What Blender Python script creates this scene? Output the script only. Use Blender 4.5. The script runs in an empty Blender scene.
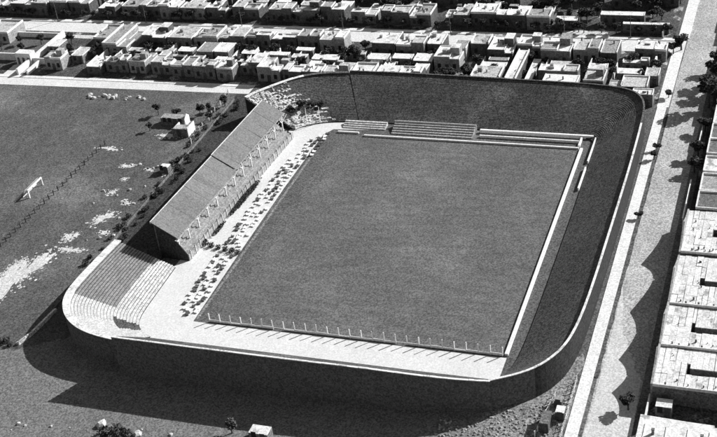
import bpy, math, random
from mathutils import Vector, Matrix
S = bpy.context.scene
COL = S.collection

# ------------------------------------------------------------------ camera
cd = bpy.data.cameras.new('camera'); cam = bpy.data.objects.new('camera', cd); COL.objects.link(cam)
cd.sensor_width = 36.0; cd.lens = 36.0*1256.63/717.0; cd.clip_start = 1.0; cd.clip_end = 6000.0
Rm = ((0.94120554, 0.31797976, -0.1141096), (0.07858588, -0.53457506, -0.8414593), (-0.32856717, 0.78301876, -0.52813373))
r, d, f = Vector(Rm[0]), Vector(Rm[1]), Vector(Rm[2])
M = Matrix(((r.x, -d.x, -f.x), (r.y, -d.y, -f.y), (r.z, -d.z, -f.z))).to_4x4()
M.translation = Vector((129.151, -207.082, 171.977)); cam.matrix_world = M
S.camera = cam

# ------------------------------------------------------------------ sky and sun
SUN_E, SUN_A = math.radians(31.6), math.radians(45)
w = bpy.data.worlds.new('World'); S.world = w; w.use_nodes = True
nt = w.node_tree; bg = nt.nodes['Background']
sky = nt.nodes.new('ShaderNodeTexSky'); sky.sky_type = 'NISHITA'; sky.sun_disc = False
sky.sun_elevation = SUN_E; sky.sun_rotation = SUN_A
bw = nt.nodes.new('ShaderNodeRGBToBW')                     # black-and-white photograph: neutral daylight
nt.links.new(sky.outputs[0], bw.inputs[0]); nt.links.new(bw.outputs[0], bg.inputs[0]); bg.inputs[1].default_value = 0.07
ld = bpy.data.lights.new('sun', 'SUN'); ld.energy = 4.8; ld.angle = math.radians(0.5); ld.color = (1, 1, 1)
so = bpy.data.objects.new('sun', ld); COL.objects.link(so)
sd = Vector((math.cos(SUN_E)*math.sin(SUN_A), math.cos(SUN_E)*math.cos(SUN_A), math.sin(SUN_E)))
so.rotation_euler = sd.to_track_quat('Z', 'Y').to_euler(); so.location = (200, 200, 150)
S.view_settings.view_transform = 'Standard'; S.view_settings.look = 'None'
S.view_settings.exposure = 0.45; S.view_settings.gamma = 1.0
S.render.engine = 'CYCLES'; S.render.resolution_x = 1024; S.render.resolution_y = 624

# ------------------------------------------------------------------ materials
MATS = {}
def mat(name, base, blotch=0.18, bscale=0.08, grain=0.3, gscale=3.0, rough=0.9, streak=None, bump=0.0, worn=None, speck=2.5):
    """grey surface: base albedo, slow blotches, fine grain, optional streaks (sx,sy,sz,amount), worn=(albedo, scale, threshold, width)"""
    m = bpy.data.materials.new(name); m.use_nodes = True; n = m.node_tree; L = n.links.new
    b = n.nodes['Principled BSDF']; b.inputs['Roughness'].default_value = rough
    b.inputs['Specular IOR Level'].default_value = 0.15
    g = n.nodes.new('ShaderNodeNewGeometry'); pos = g.outputs['Position']
    def noise(scale, detail, vec=pos, rg=0.6):
        t = n.nodes.new('ShaderNodeTexNoise'); t.inputs['Scale'].default_value = scale
        t.inputs['Detail'].default_value = detail; t.inputs['Roughness'].default_value = rg; L(vec, t.inputs['Vector']); return t.outputs['Fac']
    def mth(op, a, bb=None, clamp=False):
        t = n.nodes.new('ShaderNodeMath'); t.operation = op; t.use_clamp = clamp
        for i, v in enumerate((a, bb)):
            if v is None: continue
            if isinstance(v, (int, float)): t.inputs[i].default_value = v
            else: L(v, t.inputs[i])
        return t.outputs[0]
    val = base
    if worn:
        nz = noise(worn[1], 6); k = mth('DIVIDE', mth('SUBTRACT', nz, worn[2]), worn[3], True)
        val = mth('ADD', mth('MULTIPLY', k, worn[0]-base), base)
    grain *= 1.35; gscale *= 0.62
    mul = mth('ADD', mth('MULTIPLY', mth('SUBTRACT', noise(bscale, 4), 0.5), blotch*4), 1.0)
    gr = noise(gscale, 3, rg=0.85)
    mul = mth('MULTIPLY', mul, mth('ADD', mth('MULTIPLY', mth('SUBTRACT', gr, 0.5), grain*4), 1.0))
    rot = n.nodes.new('ShaderNodeMapping'); rot.inputs['Rotation'].default_value = (0.31, 0.17, 0.73); L(pos, rot.inputs['Vector'])
    sn = n.nodes.new('ShaderNodeVectorMath'); sn.operation = 'SNAP'; sn.inputs[1].default_value = (0.31, 0.31, 0.31); L(rot.outputs[0], sn.inputs[0])
    wn = n.nodes.new('ShaderNodeTexWhiteNoise'); wn.noise_dimensions = '3D'; L(sn.outputs[0], wn.inputs['Vector'])
    mul = mth('MULTIPLY', mul, mth('ADD', mth('MULTIPLY', mth('SUBTRACT', wn.outputs['Value'], 0.5), grain*speck), 1.0))
    if streak:
        mp = n.nodes.new('ShaderNodeMapping'); mp.inputs['Scale'].default_value = streak[:3]
        if len(streak) > 4: mp.inputs['Rotation'].default_value = (0, 0, streak[4])
        L(pos, mp.inputs['Vector'])
        mul = mth('MULTIPLY', mul, mth('ADD', mth('MULTIPLY', mth('SUBTRACT', noise(1.0, 3, mp.outputs[0]), 0.5), streak[3]*4), 1.0))
    v = mth('MAXIMUM', mth('MINIMUM', mth('MULTIPLY', mul, val), 0.86), 0.012)
    c = n.nodes.new('ShaderNodeCombineColor')
    for i in range(3): L(v, c.inputs[i])
    L(c.outputs[0], b.inputs['Base Color'])
    if bump:
        bp_ = n.nodes.new('ShaderNodeBump'); bp_.inputs['Strength'].default_value = bump; bp_.inputs['Distance'].default_value = 0.3
        L(gr, bp_.inputs['Height']); L(bp_.outputs[0], b.inputs['Normal'])
    MATS[name] = m; return m

mat('field_grass', 0.104, 0.24, 0.035, 0.28, 2.2, worn=(0.15, 0.035, 0.52, 0.14), streak=(0.35, 0.2, 0.2, 0.2), bump=0.3)
mat('plain_grass', 0.17, 0.12, 0.03, 0.26, 3.0, streak=(0.5, 0.5, 0.2, 0.12), bump=0.2)
mat('pitch_grass', 0.128, 0.18, 0.045, 0.24, 3.0, worn=(0.155, 0.045, 0.5, 0.25), streak=(0.12, 0.5, 0.1, 0.2), bump=0.2)
mat('margin_grass', 0.108, 0.15, 0.1, 0.28, 2.5, bump=0.2)
mat('pitch_edge', 0.122, 0.15, 0.1, 0.3, 2.5, bump=0.2)
mat('bare_earth', 0.58, 0.12, 0.1, 0.18, 2.0)
mat('dry_earth', 0.22, 0.2, 0.1, 0.35, 2.0)
mat('apron', 0.66, 0.06, 0.12, 0.07, 2.5)
mat('asphalt_dusty', 0.40, 0.2, 0.09, 0.24, 2.4, streak=(0.5, 0.04, 0.1, 0.06))
mat('asphalt_pale', 0.58, 0.12, 0.08, 0.13, 2.4)
mat('gutter', 0.11, 0.25, 0.3, 0.35, 2.0)
mat('pavement', 0.72, 0.1, 0.15, 0.12, 2.5)
mat('street', 0.64, 0.1, 0.1, 0.1, 2.0)
mat('yard', 0.075, 0.3, 0.12, 0.4, 1.5, worn=(0.32, 0.13, 0.57, 0.05))
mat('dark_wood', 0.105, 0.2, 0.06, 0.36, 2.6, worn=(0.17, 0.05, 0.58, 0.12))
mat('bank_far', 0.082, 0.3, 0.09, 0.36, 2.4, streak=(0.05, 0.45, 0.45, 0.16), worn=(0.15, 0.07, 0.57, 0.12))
mat('darkened_board', 0.035, 0.1, 0.1, 0.3, 2.2)
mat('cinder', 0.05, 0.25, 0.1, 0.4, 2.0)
mat('dark_board', 0.115, 0.1, 0.3, 0.24, 2.2)
mat('under', 0.03, 0.1, 0.1, 0.2, 2.0)
mat('grey_wood', 0.27, 0.12, 0.15, 0.22, 2.6, streak=(0.25, 2.0, 0.3, 0.08))
mat('pale_wood', 0.62, 0.15, 0.2, 0.22, 2.4)
mat('corner_wood', 0.60, 0.12, 0.2, 0.14, 2.0)
mat('rubble_pale', 0.58, 0.25, 0.25, 0.45, 1.6)
mat('white', 0.78, 0.05, 0.3, 0.1, 3.0)
mat('limewash', 0.70, 0.12, 0.2, 0.12, 2.0)
mat('stand_roof', 0.185, 0.07, 0.06, 0.14, 3.5, streak=(0.15, 1.6, 0.1, 0.05))
mat('stand_roof_worn', 0.165, 0.1, 0.1, 0.16, 3.5, streak=(0.12, 1.2, 0.1, 0.12))
mat('roof_white', 0.70, 0.14, 0.2, 0.12, 1.8, worn=(0.34, 0.32, 0.56, 0.1))
mat('roof_light', 0.48, 0.18, 0.2, 0.2, 1.8, worn=(0.22, 0.3, 0.55, 0.1))
mat('roof_grey', 0.30, 0.15, 0.16, 0.22, 1.8)
mat('roof_dark', 0.15, 0.2, 0.16, 0.25, 1.8)
mat('roof_tile', 0.64, 0.14, 0.12, 0.14, 1.4, streak=(1.8, 0.3, 0.3, 0.2), worn=(0.32, 0.35, 0.58, 0.1))
mat('wall_pale', 0.31, 0.15, 0.2, 0.2, 1.6)
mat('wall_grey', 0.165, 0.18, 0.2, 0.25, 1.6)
mat('wall_dark', 0.095, 0.18, 0.2, 0.25, 1.6)
mat('pane', 0.03, 0.0, 1, 0.0, 1, rough=0.2)
mat('door_wood', 0.08, 0.1, 1, 0.2, 2)
mat('leaf', 0.055, 0.3, 0.5, 0.4, 2.0)
mat('leaf_pale', 0.10, 0.3, 0.5, 0.4, 2.0)
mat('bark', 0.08, 0.2, 1, 0.2, 3)
mat('stone', 0.50, 0.25, 0.5, 0.2, 2)
mat('rubble_grey', 0.34, 0.3, 0.5, 0.3, 2)
mat('net', 0.35, 0.1, 0.5, 0.2, 6)
mat('metal', 0.25, 0.1, 0.5, 0.1, 3, rough=0.6)

# ------------------------------------------------------------------ mesh helpers
class MB:
    def __init__(s): s.v = []; s.f = []; s.m = []
    def poly(s, pts, mi=0):
        k = len(s.v); s.v += [tuple(p) for p in pts]; s.f.append(tuple(range(k, k+len(pts)))); s.m.append(mi); return s
    def box(s, x0, x1, y0, y1, z0, z1, mi=0):
        k = len(s.v)
        s.v += [(x0,y0,z0),(x1,y0,z0),(x1,y1,z0),(x0,y1,z0),(x0,y0,z1),(x1,y0,z1),(x1,y1,z1),(x0,y1,z1)]
        for q in ((3,2,1,0),(4,5,6,7),(0,1,5,4),(1,2,6,5),(2,3,7,6),(3,0,4,7)): s.f.append(tuple(k+i for i in q)); s.m.append(mi)
        return s
    def bar(s, a, b, t=0.1, mi=0, t2=None):
        a, b = Vector(a), Vector(b); dz = (b-a).normalized(); t2 = t2 or t
        u = dz.cross(Vector((0,0,1)));
        if u.length < 1e-3: u = Vector((1,0,0))
        u.normalize(); v = dz.cross(u); k = len(s.v)
        for p, q in ((a, t), (b, t2)):
            for i, j in ((-1,-1),(1,-1),(1,1),(-1,1)): s.v.append(tuple(p+u*(i*q/2)+v*(j*q/2)))
        for q in ((0,1,2,3),(7,6,5,4),(0,4,5,1),(1,5,6,2),(2,6,7,3),(3,7,4,0)): s.f.append(tuple(k+i for i in q)); s.m.append(mi)
        return s
    def prism(s, pts, axis, a, b, mi=0):
        """polygon pts (2D) extruded along axis 0/1/2 from a to b"""
        def P(p, t):
            l = list(p); l.insert(axis, t); return tuple(l)
        n = len(pts); k = len(s.v)
        s.v += [P(p, a) for p in pts] + [P(p, b) for p in pts]
        s.f.append(tuple(k+i for i in range(n))[::-1]); s.m.append(mi)
        s.f.append(tuple(k+n+i for i in range(n))); s.m.append(mi)
        for i in range(n):
            j = (i+1) % n; s.f.append((k+i, k+j, k+n+j, k+n+i)); s.m.append(mi)
        return s
    def loft(s, A, B, za0, za1, zb0, zb1, mi=0, mif=None):
        """solid strip between polylines A and B (xy); heights bottom/top on each side"""
        n = len(A); k = len(s.v)
        H = [h_ if isinstance(h_, list) else [h_]*n for h_ in (za0, za1, zb0, zb1)]
        for i, (a, b) in enumerate(zip(A, B)): s.v += [(a[0],a[1],H[0][i]),(a[0],a[1],H[1][i]),(b[0],b[1],H[2][i]),(b[0],b[1],H[3][i])]
        for i in range(n-1):
            p, q = k+4*i, k+4*i+4; m_ = mif(i) if mif else mi
            for fc in ((p+1,p+3,q+3,q+1),(p+0,p+1,q+1,q+0),(p+3,p+2,q+2,q+3),(p+2,p+0,q+0,q+2)): s.f.append(fc); s.m.append(m_)
        m0 = mif(0) if mif else mi
        s.f.append((k,k+2,k+3,k+1)); s.m.append(m0)
        e = k+4*(n-1); s.f.append((e,e+1,e+3,e+2)); s.m.append(mif(n-2) if mif else mi)
        return s
    def mesh(s, name, mats):
        me = bpy.data.meshes.new(name); me.from_pydata(s.v, [], s.f)
        for m_ in (mats if isinstance(mats, (list, tuple)) else [mats]): me.materials.append(MATS[m_])
        me.polygons.foreach_set('material_index', s.m); me.update()
        return me
    def build(s, name, mats, parent=None, fix=False):
        me = s.mesh(name, mats)
        if fix:
            import bmesh
            bm = bmesh.new(); bm.from_mesh(me); bmesh.ops.recalc_face_normals(bm, faces=bm.faces); bm.to_mesh(me); bm.free()
        return link(name, me, parent)
def link(name, me, parent=None, loc=None, rz=None, sc=None):
    o = bpy.data.objects.new(name, me); COL.objects.link(o)
    if parent: o.parent = parent
    if loc: o.location = loc
    if rz is not None: o.rotation_euler = (0, 0, rz)
    if sc: o.scale = sc if isinstance(sc, tuple) else (sc, sc, sc)
    return o
def tag(o, label, cat, group=None, kind=None):
    o['label'] = label; o['category'] = cat
    if group: o['group'] = group
    if kind: o['kind'] = kind
    return o
def thing(name, label, cat, loc=(0,0,0), rz=0, group=None):
    o = bpy.data.objects.new(name, None); COL.objects.link(o); o.location = loc; o.rotation_euler = (0,0,rz)
    o.empty_display_size = 0.5
    return tag(o, label, cat, group)
def struct(o): o['kind'] = 'structure'; return o
def stuff(o, label=None): 
    o['kind'] = 'stuff'
    if label: o['label'] = label
    return o
def lerp(a, b, t): return (a[0]+(b[0]-a[0])*t, a[1]+(b[1]-a[1])*t)
rnd = random.Random(7)
U = rnd.uniform

# ------------------------------------------------------------------ ground, roads, pavements
def sheet(name, pts, z, m, bottom=None):
    mb = MB().poly([(x, y, z) for x, y in pts], 0)
    return struct(mb.build(name, m))
def slab(name, x0, x1, y0, y1, z, m):
    return struct(MB().box(x0, x1, y0, y1, -0.3, z).build(name, m))
def ragged(pts, n=10, amp=0.6, seed=1):
    rr = random.Random(seed); out = []
    for i, p in enumerate(pts):
        q = pts[(i+1) % len(pts)]
        for k in range(n):
            a = lerp(p, q, k/n); out.append((a[0]+rr.uniform(-amp, amp), a[1]+rr.uniform(-amp, amp)))
    return out
sheet('ground', [(-2500,-2500),(2500,-2500),(2500,2500),(-2500,2500)], 0.0, 'field_grass')
sheet('ground', ragged([(-90,-19),(-52,-20),(-41,-19.0),(-30,-12),(0,-14),(60,-14),(80,-18),(86,-160),(-190,-160),(-190,-30)], 14, 0.5), 0.006, 'plain_grass')
sheet('ground', ragged([(-170,118.2),(88.6,118.2),(88.6,152.8),(-170,152.8)], 12, 0.1), 0.006, 'yard')
sheet('ground', [(-230,163.5),(88.6,163.5),(88.6,400),(-230,400)], 0.006, 'yard')
sheet('ground', [(104.2,-60),(300,-60),(300,400),(104.2,400)], 0.006, 'yard')
sheet('ground', ragged([(70,-26),(88.6,-26),(88.6,3),(80,-6),(74,-12)], 8, 0.8, 5), 0.012, 'dry_earth')
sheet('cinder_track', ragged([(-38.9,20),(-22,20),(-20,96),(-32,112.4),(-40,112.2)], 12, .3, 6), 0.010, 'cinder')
# pitch
sheet('pitch_margin', [(-2.6,-0.9),(72.2,-0.9),(72.2,91.5),(-2.6,93)], 0.008, 'margin_grass')
sheet('pitch', ragged([(2.5,0.4),(71.4,0.4),(71.2,90),(6.5,90)], 60, 0.5, 3), 0.014, 'pitch_grass')
sheet('pitch', ragged([(-0.8,0.2),(71.7,0.2),(71.6,90.2),(3.5,90.2)], 60, 0.4, 13), 0.011, 'pitch_edge')
# apron of pale ground on the west and south sides
sheet('apron', [(-18,-9.6),(72.6,-9.3),(72.6,-1.0),(-2.6,-1.0),(-3.0,20),(-3.4,60),(-3.0,90),(-1,93.5),(12,94.5),(12,97.5),(-10,98.5),(-14,95),(-17,40)], 0.02, 'apron')
sheet('touchline_path', [(-2.4,0),(-1.7,0),(-1.7,88),(-2.4,88)], 0.020, 'dry_earth')
sheet('east_walk', [(72.9,-1),(75.6,-1),(75.6,96),(72.9,96)], 0.010, 'margin_grass')
# avenue on the east side
sheet('avenue', ragged([(92.6,-120),(101.9,-120),(101.9,420),(92.6,420)], 60, 0.08), 0.02, 'asphalt_dusty')
sheet('avenue_dust', ragged([(92.9,-110),(101.8,-110),(101.8,-4),(98.5,4),(95,14),(92.9,30)], 10, 0.35, 9), 0.026, 'asphalt_pale')
sheet('gutter', ragged([(91.9,-4),(92.75,-4),(92.75,112),(91.9,112)], 50, 0.14, 4), 0.030, 'gutter')
slab('pavement', 89.2, 91.75, -120, 117.0, 0.13, 'pavement')
slab('pavement', 89.0, 92.3, 117.0, 152.8, 0.125, 'pavement')
slab('pavement', 89.6, 93.0, 163.5, 420, 0.13, 'pavement')
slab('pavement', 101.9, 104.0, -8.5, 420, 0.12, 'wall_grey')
# streets running west from the avenue
sheet('street', [(-260,153.0),(92.4,153.0),(92.4,161.6),(-260,162.4)], 0.024, 'street')
slab('pavement', -260, 89.6, 161.4, 163.4, 0.12, 'pavement')
slab('kerb', -260, 89.6, 161.1, 161.38, 0.10, 'wall_dark')
sheet('street', [(-240,108.4),(-36.5,112.6),(-36.5,117.0),(-240,114.6)], 0.016, 'street')
struct(MB().loft([(-240,114.7),(-36.5,117.1)], [(-240,117.2),(-36.5,118.4)], -0.3,0.13,-0.3,0.13).build('pavement', 'pavement', fix=True))
# patches of bare sandy earth in the waste field
patches = [((-57,9),5.5,14),((-52.5,28),2.2,3.0),((-48,38),2.6,4.2),((-52,51),1.0,2.2),((-55,65),2.4,1.4),((-40.5,62.5),1.6,1.8),((-60,12),3,5),((-63,2),2.5,6),
           ((-49,22),3.2,1.6),((-45,46),1.6,1.2),((-44,31),1.8,1.2),((-47,64),1.4,1.0),((-66,74),4,1),((-52,58),.9,1.2),((-50,84),4,2.2),((-46,90),3,1.3)]
for i, ((cx, cy), rx, ry) in enumerate(patches):
    rr = random.Random(i); mb = MB(); z = 0.012+0.0004*i; pts = []
    ph = [rr.uniform(0, 6.28) for _ in range(5)]
    def rad(a): return .62+.16*math.sin(2*a+ph[0])+.12*math.sin(3*a+ph[1])+.10*math.sin(7*a+ph[2])+.08*math.sin(13*a+ph[3])
    for k in range(110):
        a = k/110*6.283; q = rad(a)+rr.uniform(-.05, .05)
        pts.append((cx+rx*q*math.cos(a)+0.12*ry*math.sin(a), cy+ry*q*math.sin(a), z))
    mb.poly(pts)
    for k in range(int(26+rx*ry*2.2)):                       # crumbs of earth fading into the grass
        a = rr.uniform(0, 6.283); q = rad(a)+abs(rr.gauss(0, .28)); px, py = cx+rx*q*math.cos(a)+.12*ry*math.sin(a), cy+ry*q*math.sin(a); e = rr.uniform(.1, .5)
        mb.poly([(px+e*rr.uniform(.5, 1.2)*math.cos(t_*1.05), py+e*rr.uniform(.5, 1.2)*math.sin(t_*1.05), z+.0002) for t_ in range(6)])
    struct(mb.build('bare_earth', 'bare_earth'))

# ------------------------------------------------------------------ terraces
def arc_resample(P, n):
    L = [0.0]
    for a, b in zip(P, P[1:]): L.append(L[-1]+math.hypot(b[0]-a[0], b[1]-a[1]))
    out = []
    for i in range(n):
        t = L[-1]*i/(n-1); k = 0
        while k < len(P)-2 and L[k+1] < t: k += 1
        out.append(lerp(P[k], P[k+1], (t-L[k])/max(1e-6, L[k+1]-L[k])))
    return out
def smooth(P, it=2):
    for _ in range(it):
        Q = [P[0]]
        for a, b in zip(P, P[1:]): Q += [lerp(a, b, .25), lerp(a, b, .75)]
        Q.append(P[-1]); P = Q
    return P
def terrace(label, pairs, z0, z1, rows, step_mats, mif=None, coping='white', cop_w=0.7, cop_h=0.9, wmif=None, cmif=None, jfall=False, ramp=0.0, open_risers=False, wall='dark_board', name='terrace', its=2, jitter=0.0):
    root = thing(name, label, 'terrace', (0,0,0))
    I = smooth([p[0] for p in pairs], its); O = smooth([p[1] for p in pairs], its)
    n_ = len(I); zv = [z1]*n_
    if callable(z1): zv = [z1(p) for p in O]
    if isinstance(z1, tuple): zv = [z1[0]+(z1[1]-z1[0])*k/(n_-1) for k in range(n_)]
    dzv = [(q-z0)/rows for q in zv]
    MB().loft(I, O, -0.2, z0-0.05, -0.2, [q-dq-0.12 for q, dq in zip(zv, dzv)]).build('understructure', 'under', root, fix=True)
    rr = random.Random(len(label))
    for i in range(rows):
        A = [lerp(a, b, i/rows) for a, b in zip(I, O)]; B = [lerp(a, b, (i+1)/rows-(0.0 if not open_risers else 0.004)) for a, b in zip(I, O)]
        mm = step_mats(i) if callable(step_mats) else step_mats
        zt = [z0+dq*(i+1)+rr.uniform(-jitter, jitter)*(max(0.06, 1-1.7*k/n_) if jfall else 1) for k, dq in enumerate(dzv)]; zb = [q-(0.14 if open_risers else dq+0.05+jitter*2) for q, dq in zip(zt, dzv)]
        za = [q-ramp*dq for q, dq in zip(zt, dzv)]
        MB().loft(A, B, zb, za, zb, zt, mif=(lambda s, i=i: mif(i, s, len(A))) if mif else None).build('terrace_step', mm, root, fix=True)
    # outer wall, posts, and coping
    def off(P, dd0):
        out = []
        for k, p in enumerate(P):
            if isinstance(dd0, list): dd = dd0[k]
            else: dd = dd0
            a = P[max(0, k-1)]; b = P[min(len(P)-1, k+1)]; tx, ty = b[0]-a[0], b[1]-a[1]; l = math.hypot(tx, ty) or 1
            nx, ny = ty/l, -tx/l
            q = I[k]
            if (p[0]-q[0])*nx+(p[1]-q[1])*ny < 0: nx, ny = -nx, -ny
            out.append((p[0]+nx*dd, p[1]+ny*dd))
        return out
    MB().loft(off(O, 0.004), off(O, 0.22), -0.2, [q+cop_h-0.12 for q in zv], -0.2, [q+cop_h-0.12 for q in zv], mif=(lambda s: wmif(s/n_)) if wmif else None).build('outer_wall', wall, root, fix=True)
    cwv = [-(cop_w[0]+(cop_w[1]-cop_w[0])*max(0, (k/(n_-1)-.45)/.55))+.3 for k in range(n_)] if isinstance(cop_w, tuple) else -cop_w+.3
    CI, CO = off(O, cwv), off(O, 0.3)
    if n_ < 20:
        def res(P): return [lerp(P[int(k)], P[min(int(k)+1, n_-1)], k-int(k)) for k in [j*(n_-1)/40 for j in range(41)]]
        CI, CO = res(CI), res(CO); zc = [zv[int(k)]+(zv[min(int(k)+1, n_-1)]-zv[int(k)])*(k-int(k)) for k in [j*(n_-1)/40 for j in range(41)]]
    else: zc = zv
    for k in range(len(CI)-1):
        t_ = k/len(CI); cm = coping if isinstance(coping, str) else coping[cmif(t_)]
        if cm in ('white', 'limewash'): cm = rr.choice(['white', 'limewash', 'limewash', 'pale_wood'])
        e = rr.uniform(.97, .992); dz_ = rr.uniform(-.03, .03); i0, o0 = CI[k], CO[k]; i1, o1 = lerp(CI[k], CI[k+1], e), lerp(CO[k], CO[k+1], e)
        MB().loft([i0, i1], [o0, o1], [zc[k]+cop_h-.117, zc[k+1]+cop_h-.117], [zc[k]+cop_h+.05+dz_, zc[k+1]+cop_h+.05+dz_], [zc[k]+cop_h-.117, zc[k+1]+cop_h-.117], [zc[k]+cop_h+.05+dz_, zc[k+1]+cop_h+.05+dz_]).build('coping_slab', cm, root, fix=True)
    return root

# west open terrace with its curved south corner (grey upper rows, pale lower rows, pale corner)
wp = [((-16.9,19.0),(-32.4,19.0)),((-16.8,14),(-32.9,14)),((-16.6,6),(-33.4,6)),((-16.4,0.5),(-33.6,0.5)),((-16.1,-2),(-33.4,-4)),((-15.6,-3.6),(-32.0,-8.2)),
      ((-14.8,-5.2),(-28.6,-12.8)),((-13.6,-6.6),(-23.3,-16.4)),((-12.0,-7.8),(-16.5,-18.2)),((-10.2,-8.4),(-9.9,-18.8))]
def wmif(i, s, n):
    t = s/n
    if i < 8 and 0.60-0.008*i < t < 0.74-0.004*i: return 3  # shade of the stair notch, painted in as dark rows
    if t > 0.40+0.01*(i % 3) + (0.10 if i < 4 else 0): return 2
    return 1 if i < 8 else 0
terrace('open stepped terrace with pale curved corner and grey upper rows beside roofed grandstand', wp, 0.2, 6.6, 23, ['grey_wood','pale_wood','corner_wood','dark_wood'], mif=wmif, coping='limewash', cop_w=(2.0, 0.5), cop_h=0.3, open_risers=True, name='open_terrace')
# north-west pale corner
nw = [((-12.5,91.5),(-29.5,96.5)),((-11.5,93),(-28.2,99.5)),((-9,95),(-26.3,102)),((-6,96.6),(-22,107.5)),((-3,97.6),(-17.5,112)),((1,98.2),(-11,115)),((5,98.6),(-3,116.0))]
def nmif(i, s, n): return 0 if (s/n) < 0.55 + 0.16*math.sin(i*2.3+s)*math.sin(i*.7) - .012*(i-8 if i > 8 else 0) else 1
terrace('crumbling pale stepped corner terrace at the far end of the roofed grandstand', nw, 0.3, 7.4, 30, ['rubble_pale','bank_far'], mif=nmif, coping=['limewash','dark_wood'], cop_w=1.2, cop_h=0.2, cmif=lambda t: 0 if t < .62 else 1, name='corner_terrace', jitter=0.16, jfall=True, ramp=.55)
# north and east bowl
ne = [((5.2,98.6),(-2.8,116.0)),((17,98.8),(13.2,116.3)),((42,98.0),(44,115.4)),((62,97.2),(66,114.6)),((70,96.8),(76,113.8)),((74,96.0),(83.5,111.6)),((75.6,93),(87.0,106)),((75.8,88),(88.0,97)),
      ((75.9,70),(88.3,72)),((76,57),(88.25,57)),((75.9,38),(88.1,38)),((75.8,20),(87.9,18)),((75.6,8),(87.4,5)),((75.2,0),(86.2,-3.5)),((74.6,-3.5),(83.6,-9.5)),((73.8,-6),(79.8,-14)),((72.9,-8),(73.2,-17.9))]
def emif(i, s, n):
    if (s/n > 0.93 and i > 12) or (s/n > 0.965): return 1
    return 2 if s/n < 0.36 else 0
terrace('dark timber terrace curving round the far and avenue sides of the pitch', ne, 0.3, 7.6, 34, ['dark_wood','rubble_pale','bank_far'], mif=emif, coping=['white','dark_wood'], cop_w=0.5, cop_h=0.3, cmif=lambda t: 1 if t < .43 else 0, wall=['darkened_board','dark_board'], wmif=lambda t: 1 if t > .88 else 0, jitter=.012, ramp=.72, name='timber_terrace')  # wall light evened by colour: darker boards on sunlit run, lighter on shaded curve
# south stand, taller, seen from behind
sp = [((-10,-9.4),(-10.8,-21.8)),((10,-9.4),(10,-21.9)),((30,-9.4),(30,-21.9)),((46,-9.4),(46,-21.7)),((56,-9.4),(56,-21.1)),((63,-9.3),(63,-20.3)),((69,-9.2),(69,-19.2)),((73.3,-9.0),(73.5,-18.05))]
terrace('tall dark timber stand along the near end with plain boarded back wall', sp, 0.2, (lambda p: 10.1-2.5*min(1, max(0, (p[0]-44)/29.4))**1.5), 22, ['dark_wood'], coping='limewash', cop_w=0.45, cop_h=0.3, name='end_stand', its=1)

# ------------------------------------------------------------------ covered grandstand (local u along +Y, v to the back)
g = thing('grandstand', 'long roofed grandstand with grey sloping roof on slender columns', 'grandstand', (-14.3,22.3,0), math.radians(-2.95))
LEN = 65.0
for i in range(9):
    z = 1.2+0.5*i
    MB().box(-0.5-0.75*(i+1), -0.5-0.75*i, 0.2, LEN-0.2, z-0.5 if i else 0, z).build('seat_row', 'wall_pale' if i % 3 else 'roof_grey', g)
MB().box(-0.45, -0.2, 0.2, LEN-0.2, 0, 1.9).build('front_wall', 'wall_pale', g)
MB().box(-8.6, -8.3, 0, LEN, 0, 10.2).build('rear_wall', 'dark_board', g)
for y in (0, LEN-0.25):
    MB().prism([(-8.28,0),(-0.5,0),(-0.5,2.0),(-3.0,5.6),(-3.0,7.2),(-8.28,10.1)] if y == 0 else [(-8.28,0),(-0.5,0),(-0.5,1.2),(-8.28,5.8)], 1, y, y+0.25).build('end_wall', 'darkened_board', g, fix=True)
for u0, u1, dz, fr in ((-0.6, 33.0, 0.0, -1.9), (33.2, LEN+0.6, 0.25, -2.5)):
    zf = 6.95+dz+(-fr-1.9)*0.55
    n = 15; rs = random.Random(int(u0))
    for k in range(n):
        e1, e2, e3 = rs.uniform(-.05,.05), rs.uniform(-.04,.04), rs.uniform(-.12,.12)
        a = u0+(u1-u0)*k/n; b = u0+(u1-u0)*(k+1)/n-0.05
        MB().prism([(-8.9, 10.8+dz+e1), (fr-.1+e3, zf+e2), (fr-.1+e3, zf+0.18+e2), (-8.9, 10.98+dz+e1)], 1, a, b+.03).build('roof_panel', rs.choice(['stand_roof','stand_roof','stand_roof_worn']), g, fix=True)
    MB().box(-9.08, -8.905, u0, u1, 10.6+dz, 11.12+dz).build('ridge_board', 'limewash', g)
    MB().box(fr+0.005, fr+0.1, u0, u1, zf-0.25, zf+0.2).build('fascia', 'roof_grey', g)
for k in range(13):
    y = 0.9+k*(LEN-1.8)/12
    c = MB().bar((-2.9, y, 1.5), (-2.9, y, 7.3), 0.28).build('column', 'white', g)
    MB().bar((-2.9, y+0.1, 5.2), (-2.2, y+2.3, 6.9), 0.17).bar((-2.9, y-0.1, 5.2), (-2.2, y-2.3, 6.9), 0.17).build('brace', 'white', c)
    MB().bar((-2.9, y, 5.4), (-8.2, y, 9.6), 0.16).build('rafter', 'pale_wood', g)
for k in range(26):
    y = 1.2+k*2.5
    MB().bar((-0.1, y, 0), (-0.1, y, 2.6), 0.14).build('front_post', 'white', g)

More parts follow.
